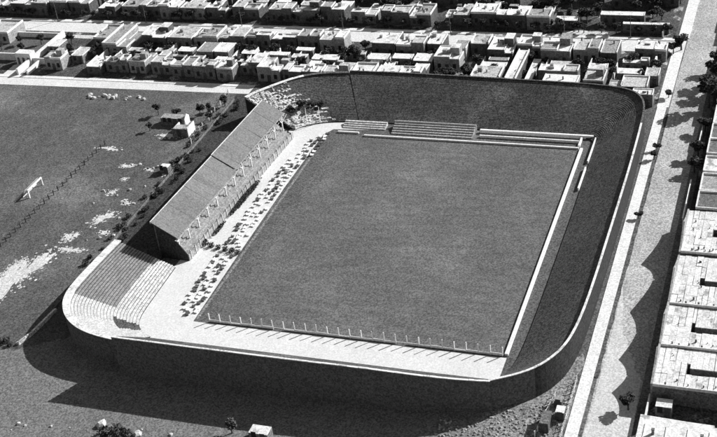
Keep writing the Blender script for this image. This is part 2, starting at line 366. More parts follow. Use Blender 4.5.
# ------------------------------------------------------------------ pitch surround
def fence(name, label, A, B, n, h, pt=0.12, rails=(0.5, 0.95), m='white', rm='white', rt=0.07, mesh=None, lean=0.0):
    t = thing(name, label, 'fence', (A[0], A[1], 0))
    dx, dy = B[0]-A[0], B[1]-A[1]; rr = random.Random(name+label)
    for i in range(n+1):
        x, y = dx*i/n, dy*i/n
        MB().bar((x, y, -.1), (x+rr.uniform(-lean, lean), y+rr.uniform(-lean, lean), h*rr.uniform(.93, 1.05)), pt).build('post', m, t)
    for k in rails: MB().bar((0, 0, h*k), (dx, dy, h*k), rt).build('rail', rm, t)
    if mesh: 
        MB().bar((0, 0, mesh/2), (dx, dy, mesh/2), 0.04).build('board', rm, t)
    return t
t = fence('pitch_fence', 'white post fence along the pitch in front of the near end stand', (1.5,-0.45), (71.6,-0.45), 26, 2.6, 0.2, (0.22,), lean=0.08)
for i in range(26):
    x0 = 70.1*i/26
    if i in (6, 17): continue
    MB().box(x0+0.1, x0+2.6, -0.05, 0.05, 0.05, 0.75-(i*7 % 5)*0.08).build('board', 'white' if (i*5) % 3 else 'limewash', t)
def wall(name, label, x0, x1, y0, y1, h, m='white', cat='wall', cop=True):
    t = thing(name, label, cat, ((x0+x1)/2, (y0+y1)/2, 0)); a, b = (x1-x0)/2, (y1-y0)/2
    n = max(1, int(max(a, b)*2/6))
    for i in range(n):
        if a > b: MB().box(-a+2*a*i/n, -a+2*a*(i+1)/n-0.03, -b, b, -.1, h).build('wall_panel', m, t)
        else: MB().box(-a, a, -b+2*b*i/n, -b+2*b*(i+1)/n-0.03, -.1, h).build('wall_panel', m, t)
    return t
wall('low_wall', 'low white wall along the touchline on the avenue side', 72.0, 72.75, -0.2, 90.4, 0.55)
wall('low_wall', 'low white wall behind the far goal line, long straight run', 9.5, 71.6, 90.3, 90.8, 0.5)
wall('low_wall', 'short white wall at the grandstand end of the far goal line', 1.0, 7.5, 91.6, 92.1, 0.5)
wall('low_wall', 'white wall at the foot of the far terrace, corner half', 42.5, 74.6, 96.3, 97.0, 1.0)
wall('low_wall', 'broken white wall between far goal line and far terrace', 43.0, 71.0, 93.7, 94.2, 0.7, 'limewash')
wall('low_wall', 'white wall piece at the foot of the avenue terrace near the far corner', 75.15, 75.5, 83, 96.0, 0.9)
wall('low_wall', 'shorter white wall piece at the foot of the avenue terrace', 75.15, 75.5, 69, 80, 0.9)
wall('low_wall', 'white wall closing the far corner between terrace and goal line', 71.2, 71.7, 91.4, 96.0, 0.7)
# little grey stand behind the far goal line
t = thing('bench_stand', 'small grey bench stand behind the far goal line', 'stand', (29,92.6,0))
for i in range(5): MB().box(-12, 12, 0.05+i*0.95, 0.95+i*0.95, -.05, 0.3+0.28*i).build('bench_row', 'roof_grey', t)
MB().box(-12.2, 12.2, 4.85, 5.0, -.05, 1.9).build('back_board', 'limewash', t)
t = thing('bench_stand', 'pale bench stand at the grandstand corner of the far end', 'stand', (8.5,94.6,0))
for i in range(4): MB().box(-7, 6, 0.05+i*0.8, 0.8+i*0.8, -.05, 0.3+0.25*i).build('bench_row', 'roof_light', t)
# hedge in front of the grandstand
def clump(n, rx, ry, rz, s, seed, cz=0.0):
    rr = random.Random(seed); mb = MB()
    for _ in range(n):
        while True:
            p = Vector((rr.uniform(-1,1), rr.uniform(-1,1), rr.uniform(-1,1)))
            if 0.35 < p.length < 1: break
        c = Vector((p.x*rx, p.y*ry, p.z*rz+cz)); a = rr.uniform(0, 6.28); e = rr.uniform(-.9, .9)
        u = Vector((math.cos(a), math.sin(a), e)).normalized()*s*rr.uniform(.6, 1.3); v = u.cross(Vector((rr.uniform(-1,1), rr.uniform(-1,1), 1))).normalized()*s*rr.uniform(.5, 1.1)
        mb.poly([c-u, c-v, c+u, c+v])
    return mb
hm = clump(900, 0.75, 10.4, 0.8, 0.24, 3, 0.7)
o = hm.build('hedge', 'leaf'); o.location = (-12.0, 53, 0); o.rotation_euler = (0,0,math.radians(-3)); tag(o, 'long dark clipped hedge along the front of the roofed grandstand', 'hedge')
hm = clump(220, 0.5, 4.0, 0.55, 0.22, 4, 0.5)
o = hm.build('hedge', 'leaf'); o.location = (-12.9, 37, 0); o.rotation_euler = (0,0,math.radians(-3)); tag(o, 'short dark hedge at the front of the roofed grandstand near open terrace', 'hedge')

# benches on the apron: rows facing the pitch
def bench_kit(m, mb_): return [('seat', MB().box(-.34,.34,-.7,.7,.36,.48).mesh('seat', m)), ('backrest', MB().box(-.44,-.345,-.7,.7,.2,.85).mesh('backrest', mb_)),
               ('leg', MB().box(-.3,.3,-.62,-.44,-.03,.358).mesh('leg', mb_)), ('leg', MB().box(-.3,.3,.44,.62,-.03,.358).mesh('leg', mb_))]
kits = (('white', bench_kit('white', 'limewash')), ('dark', bench_kit('wall_dark', 'door_wood')))
rb = random.Random(11)
for row, xo, y0, y1 in (('row nearest the grandstand', -7.0, 1.5, 84), ('middle row', -5.2, -0.5, 88), ('row nearest the pitch', -3.5, 0.5, 90)):
    y = y0
    while y < y1:
        y += rb.uniform(1.35, 2.2)
        if rb.random() < 0.12 or 26.3 < y < 30.2: continue
        x = xo - (1.0*math.sin(y/80*3.14)) + rb.uniform(-.5, .5)+ (1.6 if y > 76 else 0)
        nm_, kit = kits[rb.random() < .35]
        b = thing('bench', 'small %s spectator bench on the pale apron, in the %s' % (nm_, row), 'bench', (x, y, 0.02), rb.uniform(-.25, .25), '%s spectator benches, %s' % (nm_, row))
        b.scale = (rb.uniform(.85, 1.2), rb.uniform(.45, .9), rb.uniform(.55, .85))
        for nm, me in kit: link(nm, me, b)

# ------------------------------------------------------------------ trees and shrubs
crowns = []
for k in range(5):
    rr = random.Random(50+k); mb = MB()
    for c in range(9):
        a = rr.uniform(0, 6.28); q = rr.uniform(0.1, 1.0)
        cl = clump(70, .8, .8, .6, .27, 100+k*20+c)
        ox, oy, oz = q*1.25*math.cos(a), q*1.25*math.sin(a), rr.uniform(-.9, 1.1)*(1.1-q*.4)
        kk = len(mb.v); mb.v += [(x+ox, y+oy, z+oz) for x, y, z in cl.v]; mb.f += [tuple(i+kk for i in f_) for f_ in cl.f]; mb.m += cl.m
    crowns.append((mb.mesh('crown', 'leaf'), mb.mesh('crown', 'leaf_pale')))
tb = MB().bar((0,0,-.2),(0.05,0.03,2.4),.34,0,.2)
for a in (0.4, 2.3, 4.2): tb.bar((0.05,0.03,1.9),(1.0*math.cos(a),1.0*math.sin(a),3.3),.16,0,.07)
trunk_me = tb.mesh('trunk', 'bark')
def tree(x, y, s, label, group, pale=False, name='tree', z=0):
    t = thing(name, label, 'tree', (x, y, z), rnd.uniform(0, 6.28), group); t.scale = (s, s, s*U(.85, 1.15))
    link('trunk', trunk_me, t); link('crown', rnd.choice(crowns)[1 if pale else 0], t, (0,0,2.9), None, (1.15,1.15,.95)); return t
shrubs = [clump(130, 1, 1, .8, .22, 900+k, .7) for k in range(4)]
shrub_me = [s_.mesh('foliage', 'leaf') for s_ in shrubs]; stem_me = MB().bar((0,0,-.1),(0,0,.7),.12).bar((0,0,.2),(.4,.2,1.0),.08).bar((0,0,.2),(-.3,.3,1.0),.08).mesh('stem', 'bark')
def shrub(x, y, s, label, group, z=0):
    t = thing('shrub', label, 'shrub', (x, y, z), rnd.uniform(0, 6.28), group); t.scale = (s, s, s)
    link('stem', stem_me, t); link('foliage', rnd.choice(shrub_me), t); return t

for x, y, s in ((-13.6,30.0,1.0),(-11.6,29.4,.9),(-9.4,28.8,.8),(-7.2,28.4,.85),(-5.2,27.9,.9),(-3.4,27.5,.8)):
    shrub(x, y, s, 'dark shrub in the row crossing the pale apron from grandstand to pitch', 'shrubs crossing the apron', .02)
for x, y, s in ((-15.4,97.0,1.0),(-12.8,99.2,1.1),(-10.0,101.2,1.0),(-7.6,102.0,.8)):
    tree(x, y, s*.85, 'dark tree growing out of the pale crumbling corner terrace', 'trees on the corner terrace', z=1.5)
fl = 'thin white flag pole standing at the foot of the pale corner terrace'
for x, y in ((-10.4,95.9),(-6.6,97.0)):
    p = thing('flag_pole', fl, 'pole', (x, y, 0), 0, 'poles by the corner terrace'); MB().bar((0,0,-.1),(0.2,0,5.2),.2,0,.12).build('shaft','white',p); MB().box(-.3,.3,-.3,.3,-.05,.25).build('base','wall_grey',p)
for x, y, s in ((92.3,58.2,.55),(92.2,87.5,.62),(92.3,92.2,.55),(91.6,123,.7)):
    tree(x, y, s, 'small dark street tree on the avenue kerb beside the pale pavement', 'street trees on the avenue kerb')
tree(100.2,-12.6,.95,'bushy dark tree at the avenue edge beside the walled yard','trees at the avenue edge')
tree(91.5,155.0,1.35,'wide dark tree at the corner where side street meets avenue','trees at the street corner')
tree(89.5,152.0,1.0,'wide dark tree at the corner where side street meets avenue','trees at the street corner')

# ------------------------------------------------------------------ houses
win_me = {}
frame_me = MB().box(-.55,.55,-.06,.0,0,1.6).mesh('frame','wall_dark'); pane_me = MB().box(-.48,.48,-.1,-.061,.12,1.58).mesh('pane','pane')
door_me = MB().box(-.55,.55,-.08,0,0,2.3).mesh('door','door_wood'); tank_me = MB().box(-.6,.6,-.6,.6,0,1.1).mesh('water_tank','wall_pale'); chim_me = MB().box(-.25,.25,-.25,.25,0,1.1).box(-.32,.32,-.32,.32,1.1,1.25).mesh('chimney','wall_grey')
tick_me = MB().box(-.16,.16,-.22,.22,0,.85).mesh('chimney_pot','wall_dark')
ROOF = {'w':'roof_white','l':'roof_light','g':'roof_grey','d':'roof_dark'}
def block(t, x0, x1, y0, y1, h, roof, wallm, par=0.45, parw=0.25, sides='nsew', par_m='limewash'):
    """walls + roof slab + parapets in local coordinates"""
    MB().box(x0, x1, y0, y1, -.1, h-.15).build('wall', wallm, t)
    rf = MB().box(x0+.02, x1-.02, y0+.02, y1-.02, h-.147, h).build('roof', roof, t)
    if par:
        if 's' in sides: MB().box(x0, x1, y0-.02, y0+parw, h-.14, h+par).build('parapet', wallm if par < .4 else par_m, t)
        if 'n' in sides: MB().box(x0, x1, y1-parw, y1+.02, h-.14, h+par*.97).build('parapet', par_m, t)
        if 'w' in sides: MB().box(x0-.02, x0+parw, y0+parw+.01, y1-parw-.01, h-.14, h+par*.98).build('parapet', par_m, t)
        if 'e' in sides: MB().box(x1-parw, x1+.02, y0+parw+.01, y1-parw-.01, h-.14, h+par*.98).build('parapet', par_m, t)
    return rf
def windows(t, x0, x1, y, h, n, door=True):
    """openings on the wall facing south (-y)"""
    for i in range(n):
        x = x0+(x1-x0)*(i+.5)/n
        if door and i == n//2: link('door', door_me, t, (x, y-.003, 0.05))
        else:
            w_ = link('window', frame_me, t, (x, y-.003, 1.0)); link('pane', pane_me, w_)
        if h > 6.2:
            w_ = link('window', frame_me, t, (x, y-.003, 4.0)); link('pane', pane_me, w_)
def house(x0, x1, y0, y1, h, tone, label, wing=True, wallm=None, group=None, big=False):
    rr = random.Random(int(x0*10)+int(y0*7)); W, D = x1-x0, y1-y0
    t = thing('house', label, 'house', (x0, y0, 0), math.radians(rr.uniform(-.9, .9)), group); h += rr.uniform(-.35, .45); wallm = wallm or rr.choice(['wall_grey','wall_grey','wall_pale','wall_dark'])
    roof = ROOF[tone]
    fd = D if D < 6.5 or not wing else D*rr.uniform(.5, .7)
    alt = lambda: rr.choice([roof, roof, 'roof_light', 'roof_grey', 'roof_white'])
    if W > 6.3 and rr.random() < .75:
        c = W*rr.uniform(.52, .68); m0 = rr.random() < .5
        spans = ((.06, c, h, fd), (c+.02, W-.06, h+rr.choice([-1.1, -.8, -.5, .5, .8]), fd*rr.uniform(.72, .98)))
        if m0: spans = tuple((W-b_, W-a_, h_, f_) for a_, b_, h_, f_ in spans)
        for k, (a_, b_, h_, f_) in enumerate(spans):
            cut = f_*rr.uniform(.45, .62) if f_ > 5.5 and rr.random() < .45 else None      # split front and rear room roofs
            if cut:
                block(t, a_, b_, 0, cut, h_, roof if k == 0 else alt(), wallm, rr.choice([.2,.35,.55]), sides=rr.choice(['nsew','sew','ew','nse']))
                block(t, a_+rr.uniform(0, .25)*(b_-a_), b_, cut+.02, f_, h_-rr.uniform(.4, 1.2), alt(), wallm, rr.choice([.2,.3]), sides=rr.choice(['ew','e','new']))
            else: block(t, a_, b_, 0, f_, h_, roof if k == 0 else alt(), wallm, rr.choice([.2,.35,.55]), sides=rr.choice(['nsew','sew','new','nse','ew']))
    else: block(t, 0.06, W-.06, 0, fd, h, roof, wallm, rr.choice([.25,.4,.6]), sides=rr.choice(['nsew','sew','new','nse','ew']))
    if fd < D:
        a = rr.uniform(.4, .6)*W; hh = h-rr.uniform(.5, 1.3)
        if rr.random() < .5: block(t, 0.06, a, fd+.02, D, hh, alt(), wallm, .25, sides='ew')
        else: block(t, W-a, W-.06, fd+.02, D, hh, alt(), wallm, .25, sides='ew')
    for k in range(rr.randint(1, 3) if wing else 0):
        a_ = rr.uniform(.05, .6)*W; l_ = rr.uniform(1.4, 3.0); q = D+rr.uniform(.1, 2.2)
        block(t, a_, a_+l_, q, q+rr.uniform(1.2, 2.2), rr.uniform(1.9, 2.7), rr.choice(['roof_light','roof_grey','roof_white','roof_dark']), wallm, 0)
    windows(t, 0.5, W-.5, 0, h, 3 if W > 6 else 2)
    if rr.random() < .3: link('water_tank', tank_me, t, (W*rr.uniform(.2,.8), fd*rr.uniform(.35,.75), h), 0, rr.uniform(.6,1.1))
    for k in range(rr.randint(0, 2)): link('chimney', chim_me, t, (W*rr.uniform(.12,.88), fd*rr.uniform(.2,.8), h), 0, rr.uniform(.5, .9))
    for k in range(rr.randint(0, 3)):
        a_, b_ = rr.uniform(.1, .7)*W, rr.uniform(.1, .7)*fd; l_ = rr.uniform(.6, 2.0); v_ = rr.random() < .5
        MB().box(a_, a_+(l_ if v_ else .2), b_, b_+(.2 if v_ else l_), h-.02, h+rr.uniform(.25, .7)).build('roof_kerb', 'wall_pale', t)
    if fd < D and rr.random() < .6: MB().prism([(fd+.05, 2.2), (fd+rr.uniform(1.2, 2.4), 1.9), (fd+1.2, 1.78), (fd+.05, 2.08)], 0, W*.1, W*.9).build('awning', rr.choice(['roof_light','roof_grey']), t, fix=True)
    if rr.random() < .12: block(t, W*.55, W*.9, fd*.45, fd*.85, h+rr.uniform(1.6, 2.4), roof, wallm, 0)
    return t
TN = {'w':'white','l':'pale','g':'grey','d':'dark'}
def ordinal(n):
    names = ['first','second','third','fourth','fifth','sixth','seventh','eighth','ninth','tenth','eleventh','twelfth','thirteenth','fourteenth','fifteenth','sixteenth','seventeenth','eighteenth','nineteenth','twentieth']
    if n <= 20: return names[n-1]
    return ['twenty-','thirty-'][n//10-2]+names[n % 10-1] if n % 10 else {30:'thirtieth',40:'fortieth'}[n]
# row nearest the stadium, listed from west to east
near = [(-150,-141,121,129,4.6,'l'),(-116,-109.4,121,130,5.0,'w'),(-98.7,-93.2,118.9,127,4.2,'w'),(-92.6,-84,121.3,130,5.0,'d'),(-83.6,-77.4,121.3,130.5,5.0,'g'),(-75.1,-67.9,121.0,130.5,5.0,'l'),(-67.5,-59.4,120.3,131,5.0,'g'),
        (-58.9,-51,119.4,130,5.0,'l'),(-50.3,-44.5,118.8,128,5.0,'w'),(-43.9,-36.6,123.5,131.5,5.2,'w'),(-36.2,-28.4,119.6,128.5,5.6,'w'),(-27.6,-21.2,119.8,127.5,4.8,'w'),(-20.8,-14,119.4,128.5,5.0,'w'),(-13.6,-5.0,119.6,129,5.0,'w'),
        (-4.4,2.7,119.8,130.5,5.0,'w'),(3.3,10.4,120.0,131.5,5.0,'w'),(11.0,18.4,120.0,130,5.0,'w'),(18.9,27.2,132.2,146.5,5.6,'w'),(33.6,42.6,120.4,128.5,5.0,'w'),(44.1,47.5,120.4,141,4.9,'w'),(55.6,66,119.4,125.2,5.0,'w'),
        (53,65,126.8,132,5.0,'w'),(67.2,73.2,122.5,130,4.6,'l'),(74.8,86.2,119.9,126.6,5.0,'w'),(82.4,88.4,114.9,118.9,4.6,'w')]
near = [(a-.5, b-.5, c+1.9, d_+1.9, h-1.0, ('l' if t_ == 'w' and int(a*13) % 4 == 0 else t_)) for a, b, c, d_, h, t_ in near]
for i, (x0, x1, y0, y1, h, tn) in enumerate(near):
    k = len(near)-i
    house(x0, x1, y0, y1, h, tn, '%s-roofed house, %s from the avenue in the row just beyond the stadium' % (TN[tn], ordinal(k)), wing=(y1-y0 > 8.4 and x1-x0 > 5), group='houses in the row beyond the stadium')
back = [(-152,-142.5,140,148,4.6,'l'),(-107.2,-101.3,139.6,150.5,4.4,'g'),(-100.9,-91.5,134.6,150.4,4.6,'g'),(-88.5,-79.2,140.8,149.8,4.8,'w'),(-78.9,-69.6,141.2,149.8,4.8,'l'),(-69.3,-60.2,142,149.8,4.8,'w'),(-59.9,-50.6,143,149.9,5.0,'l'),(-50.2,-41.6,144.2,150,5.0,'w'),
        (-41.2,-32.2,144.4,150,4.8,'w'),(-31.9,-23.6,144.5,150,4.8,'w'),(-23.2,-14.3,142.5,150,5.0,'l'),(-4.5,3.4,141.2,149.8,5.0,'w'),(3.8,13.2,140.8,149.8,5.0,'w'),(13.6,18.7,143,149.6,5.0,'w'),(27.6,33.6,144.2,149.8,5.0,'l'),(34,42.2,140.4,149.6,5.0,'w'),
        (42.8,50.4,144,149.8,5.0,'w'),(51,60.2,140,149.8,5.2,'w'),(60.6,68.6,142.2,149.8,5.0,'l'),(69,74.2,141.5,149.6,5.0,'w'),(79,88.4,144.8,149.6,4.8,'w'),(76.5,84.5,136.4,138.6,4.0,'w')]
back = [(a-.4, b-.4, c+1.6, max(d_+.5, 152.4) if d_ > 147 else d_+1.5, h-.8, ('lg'[int(a*7) % 2] if t_ == 'w' and int(a*13) % 3 == 0 else t_)) for a, b, c, d_, h, t_ in back]
for i, (x0, x1, y0, y1, h, tn) in enumerate(back):
    k = len(back)-i
    house(x0, x1, y0, y1, h, tn, '%s-roofed house, %s from the avenue in the row along the side street' % (TN[tn], ordinal(k)), wing=False, group='houses along the side street')
# outbuildings in the yards between the rows
sheds = [(-63.4,-57.6,132.2,139.6,4.4,'g'),(-57.2,-52,132.6,139.8,4.4,'w'),(-90,-84,133,136,3.2,'l'),(-80,-73,133.5,136.4,3.2,'l'),(-71.5,-66,134,137.5,3.4,'w'),(-48,-42.5,134,137,3.4,'w'),(-40,-31,133.5,136,3.6,'w'),(-29.5,-24.5,132.5,135.5,3.4,'w'),
         (-22,-13,131.5,135.5,3.6,'w'),(-30,-24,138,140.5,3.4,'w'),(-10.5,-5.6,137,140,3.2,'l'),(-3.5,3,133.2,137.6,3.6,'w'),(4.6,11,134,137.6,3.8,'w'),(12,18.2,132.5,138,4.0,'w'),(34.5,42,131,134.2,3.8,'w'),(35.4,41.6,136.2,138.4,3.4,'g'),(49.2,51.4,121,139.4,2.8,'w'),
         (55,61.5,134.5,137.4,3.4,'l'),(66.8,72.5,132.8,136.4,3.6,'w'),(76,83,129.4,133,4.0,'w'),(84.2,88.2,128.6,134,4.0,'l'),(-122,-117.4,133,139,3.8,'w'),(-109,-104.6,127,134,3.6,'l')]
sheds = [(a-.4, b-.4, c+1.5, d_+1.5, h-.7, t_) for a, b, c, d_, h, t_ in sheds]
for i, (x0, x1, y0, y1, h, tn) in enumerate(sheds):
    t = thing('outbuilding', 'small %s-roofed outbuilding, %s from the avenue in the back yards' % (TN[tn], ordinal(len(sheds)-i)), 'shed', (x0, y0, 0), 0, 'outbuildings in the back yards')
    block(t, 0, x1-x0, 0, y1-y0, h, ROOF[tn], 'wall_grey', .2, .2, sides='ew'); windows(t, .3, x1-x0-.3, 0, h, 2)
# garden walls between lots
k = 0
xs = sorted(set([h_[0]-.15 for h_ in near[2:17]]+[44-.3, 33, 53.2, 66.4, 74.3]))
for i, x in enumerate(xs):
    y0, y1 = U(128.5, 131), U(139, 143)
    wall('garden_wall', '%s garden wall between the back yards, counting from the avenue' % ordinal(len(xs)-i), x-.12, x+.12, y0, y1, U(1.8, 2.6), 'limewash')
for lab, x0, x1, y0, y1, h in (('long pale lane wall beside the dark garden west of the houses', -125.2,-124.4,117.8,149.5,2.2),('pale wall along the street side of the dark garden', -160,-131.5,128.6,129.2,2.6),('pale wall at the back of the dark garden', -146,-126,147.6,148.2,1.8),
      ('pale yard wall joining the white house and the lane', -124,-117,126.6,127.1,2.2),('pale low wall beside the lane gate', -121.4,-120.8,118,126,1.8),('pale end wall of the vacant lot by the avenue', 85.2,85.7,134.5,144,3.0),('pale wall of the yard behind the timber terrace', 18.6,33.2,120.1,120.5,3.0)):
    wall('garden_wall', lab, x0, x1, y0, y1, h, 'limewash')
sheet('bare_yard', ragged([(-140,149.2),(-108,149.2),(-108,150.8),(-140,150.8)], 8, .15), 0.02, 'bare_earth')
sheet('bare_yard', ragged([(-138,142.5+6),(-109,148),(-109,149.2),(-140,149.2)], 8, .15), 0.024, 'bare_earth')
sheet('dark_garden', ragged([(-160,129.8),(-125.8,129.8),(-125.8,147),(-160,147)], 8, .2), 0.012, 'margin_grass')
sheet('lane', [(-131,117.5),(-126,117.5),(-126,128),(-131,125)], 0.012, 'apron')
# arched gatehouse by the lane
t = thing('gatehouse', 'small white building with three dark arched openings beside the lane', 'building', (-130,126,0))
def arch_wall(n, w_, h, oh):
    mb = MB(); seg = w_/n
    for i in range(n):
        a = seg*i; b = a+seg; c0, c1 = a+seg*.22, b-seg*.22
        mb.box(a, c0, -.25, 0, -.1, h).box(c1, b, -.25, 0, -.1, h)
        R_ = (c1-c0)/2; pts = [(c1, oh), (c1, h), (c0, h), (c0, oh)]
        pts += [((c0+c1)/2-R_*math.cos(q/6*math.pi), oh+R_*math.sin(q/6*math.pi)) for q in range(1, 6)]
        mb.prism(pts, 1, -.25, 0)
    return mb
aw = arch_wall(3, 6, 4.2, 2.2).build('arcade', 'white', t, fix=True)
MB().box(0,6,.02,3,4.0,4.2).build('roof','roof_white',t); MB().box(0,6,2.8,3,-.1,3.98).build('wall','limewash',t); MB().box(0,.2,.02,2.78,-.1,3.98).build('wall','limewash',t); MB().box(5.8,6,.02,2.78,-.1,3.98).build('wall','limewash',t)
# block beyond the side street
far = []
x = -170.0; rf_ = random.Random(21)
while x < 44:
    wd = rf_.uniform(7.2, 10.5); far.append((x, x+wd, 167.0+rf_.uniform(-.8, 1.6), rf_.uniform(3.7, 4.6), rf_.choice('wwllwlg'))); x += wd+rf_.choice([.3, .3, 2.2, 4.5])
for i, (x0, x1, y0, h, tn) in enumerate(far):
    house(x0, x1, y0, y0+rf_.uniform(9, 13), h, tn, '%s-roofed house, %s from the avenue in the row beyond the side street' % (TN[tn], ordinal(len(far)-i)), wing=True, wallm=rf_.choice(['wall_dark','wall_dark','wall_grey']), group='houses beyond the side street')
far2 = []; x = -190.0
while x < 80:
    wd = rf_.uniform(7.5, 12); far2.append((x, x+wd, 185+rf_.uniform(-2, 4), rf_.uniform(3.6, 4.6), rf_.choice('wwlg'))); x += wd+rf_.choice([1, 3, 7])
for i, (x0, x1, y0, h, tn) in enumerate(far2):
    house(x0, x1, y0, y0+9, h, tn, '%s-roofed house, %s from the avenue in the farthest row' % (TN[tn], ordinal(len(far2)-i)), wing=False, wallm='wall_dark', group='houses in the farthest row')
for lab, x0, x1, y0, y1, h in (('long narrow white-roofed shed on the open lot beyond side street',64,78,171.5,174.5,3.8),('long thin white-roofed shed near the avenue beyond side street',72,86.4,166.2,167.8,3.2),('low pale shed beside the open lot beyond side street',50,57,168,171.5,3.0)):
    t = thing('long_shed', lab, 'shed', (x0, y0, 0)); block(t, 0, x1-x0, 0, y1-y0, h, 'roof_white', 'wall_dark', .15, .2, sides='ew'); windows(t, .5, x1-x0-.5, 0, h, 5)
wall('garden_wall', 'pale wall running from the long thin shed to side street', 84.6,85.0,163.8,166.0,1.8,'limewash')
sheet('bare_earth', ragged([(55,164.2),(66,164.4),(68,166),(60,167),(52,166)], 6, .5, 8), 0.014, 'bare_earth')

# houses on the avenue's east side: pedimented fronts, pale roofs with long narrow courts
def avenue_house(y0, y1, h, peak, xw, label, depth=26, well=True, ticks=10, court=2.0, pk=.5, hs=(4.6, 4.6)):
    t = thing('avenue_house', label, 'house', (104.1, y0, 0)); D = y1-y0; ym = D/2
    rr = random.Random(int(y0*3)+5)
    pts = [(0.05,-.1),(D-.05,-.1),(D-.05,hs[1])]; yp = D*pk; ex = rr.uniform(1.3, 1.9)
    for q in range(1, 8): pts.append((D-.05-(D-yp-.05)*q/8, hs[1]+(peak-hs[1])*((q/8)**ex)))
    pts.append((yp, peak))
    for q in range(7, 0, -1): pts.append((.05+(yp-.05)*q/8, hs[0]+(peak-hs[0])*((q/8)**ex)))
    pts.append((.05, hs[0]))
    MB().prism(pts, 0, 0, .4).build('facade', 'wall_pale', t, fix=True)
    for q in (.2, .5, .8):
        o_ = link('door' if q == .5 else 'window', door_me if q == .5 else frame_me, t, (-.003, D*q, 0.05 if q == .5 else 1.2), -math.pi/2)
        if q != .5: link('pane', pane_me, o_)
    def blk(x0, x1, a, b, hh):
        MB().box(x0, x1, a, b, -.1, hh-.15).build('wall', 'wall_grey', t)
        nx = max(1, int((x1-x0)/1.15)); ny = max(1, int((b-a)/3.4))
        for i in range(nx):
            p, q = x0+(x1-x0)*i/nx, x0+(x1-x0)*(i+1)/nx
            for j in range(ny):
                c, d_ = a+.02+(b-a-.04)*j/ny, a+.02+(b-a-.04)*(j+1)/ny
                MB().box(p+.01, q-rr.choice([.01,.03,.12]), c, d_-rr.choice([.0,.02,.1]), hh-.147, hh+rr.uniform(-.05,.1)).build('roof_sheet', rr.choice(['roof_tile','roof_tile','roof_tile','roof_white','roof_white','limewash']), t)
    if well:
        blk(.42, xw, .05, D-.05, h)
        blk(xw+.02, depth, .05, ym-court/2-.6, h-.05); e_ = rr.uniform(.5, 1.1); blk(xw+e_+.02, depth, ym+court/2-.6, D-.05, h-.1); blk(xw+.02, xw+e_, ym+court/2+rr.uniform(.2, 1.0), D-.05, h-.06)
        MB().box(xw+.02, depth, ym-court/2-.57, ym+court/2-.63, 0.01, .1).build('court_floor', 'wall_dark', t)
    else: blk(.42, depth, .05, D-.05, h)
    MB().box(.42, depth, .0, .22, h-.1, h+.55).build('party_wall', 'limewash', t)
    for q in range(ticks):
        link('chimney_pot', tick_me, t, (2.5+q*(depth-4)/ticks+rr.uniform(-.4,.4), rr.uniform(.6, 2.8), h), rr.uniform(0,1.5), rr.uniform(.35,.8))
    for q in range(ticks):
        link('chimney_pot', tick_me, t, (1.5+rr.uniform(0, 20), D*rr.uniform(.15,.9), h), rr.uniform(0,1.5), rr.uniform(.25,.6))
    return t
avenue_house(38.6, 57.0, 4.3, 7.5, 6.8, 'broad pale-roofed avenue house with speckled roof, beside the shaded yards', ticks=26, hs=(4.5, 4.7), pk=.45)
avenue_house(18.4, 37.6, 4.3, 7.3, 5.8, 'pale-roofed avenue house with curved gable, second from the shaded yards', ticks=16, hs=(5.2, 4.4))
avenue_house(3.7, 18.2, 4.3, 7.2, 5.8, 'pale-roofed avenue house with curved gable, third from the shaded yards', ticks=14, hs=(5.1, 5.2), pk=.5)
avenue_house(-9.4, 3.5, 4.3, 7.0, 6.4, 'plain white-roofed avenue house at the end of the row above walled yard', ticks=9, pk=.72, hs=(4.8, 5.1))
# walled yard and curved white roof at the south end
wall('yard_wall', 'pale wall of the yard beside the avenue corner house', 103.9,104.2,-18.0,-9.6,2.4,'limewash')
t = thing('hut', 'small white-roofed hut inside the walled avenue yard', 'hut', (105.6,-13.4,0)); block(t, 0,3.2,0,2.6,2.6,'roof_white','wall_grey',0); windows(t,.2,3.0,0,2.6,2)
t = thing('hall', 'large white-roofed hall with stepped edge beyond the walled yard', 'hall', (103.6,-36,0))
edge = [(0,0),(28,0),(28,15.0),(14,15.4),(13.9,16.0),(9,16.1),(0,16.6)]
MB().prism([(x_*0.995+.05, y_*.995) for x_, y_ in edge], 2, -.1, 5.1).build('wall','wall_grey',t,fix=True); MB().prism(edge, 2, 5.103, 5.35).build('roof','roof_white',t,fix=True)
for q in range(7): MB().box(4*q+1.2, 4*q+1.4, 1, 14.0, 5.353, 5.5).build('roof_rib','limewash',t)
for q in (3, 12, 20): link('chimney', chim_me, t, (q, 11.5, 5.353))
# shaded houses further up the avenue
rowN = [(58,66,4.2,'d'),(66.6,75,4.0,'g'),(75.6,83.5,4.2,'w'),(84,92,4.6,'d'),(92.6,101,4.2,'d'),(101.6,112,4.0,'l'),(112.6,121,4.8,'d'),(121.6,131,4.2,'g'),(131.6,140,4.0,'d'),(140.6,150,4.2,'g'),(163.6,173,4,'d'),(173.6,182,4.5,'g'),(182.6,193,4,'l'),(193.6,204,4,'d')]
for i, (y0, y1, h, tn) in enumerate(rowN):
    t = thing('townhouse', '%s-roofed house on the avenue, %s beyond the row of gabled fronts' % (TN[tn], ordinal(i+1)), 'house', (105.8, y0, 0), 0, 'houses further up the avenue')
    block(t, 0, 6.5, 0.05, y1-y0-.05, h, ROOF[tn], 'wall_dark', .5, .3, sides='nsew')
    block(t, 6.52, 20, 0.05, (y1-y0)*.5, h-1.2, ROOF[tn], 'wall_dark', .3, .25, sides='ns')
    for q in (1.5, 3.6, 5.6):
        o_ = link('window', frame_me, t, (-.003, (y1-y0)*q/7, 1.2), -math.pi/2); link('pane', pane_me, o_)
    windows(t, .6, 6, 0.05, h, 2, False)
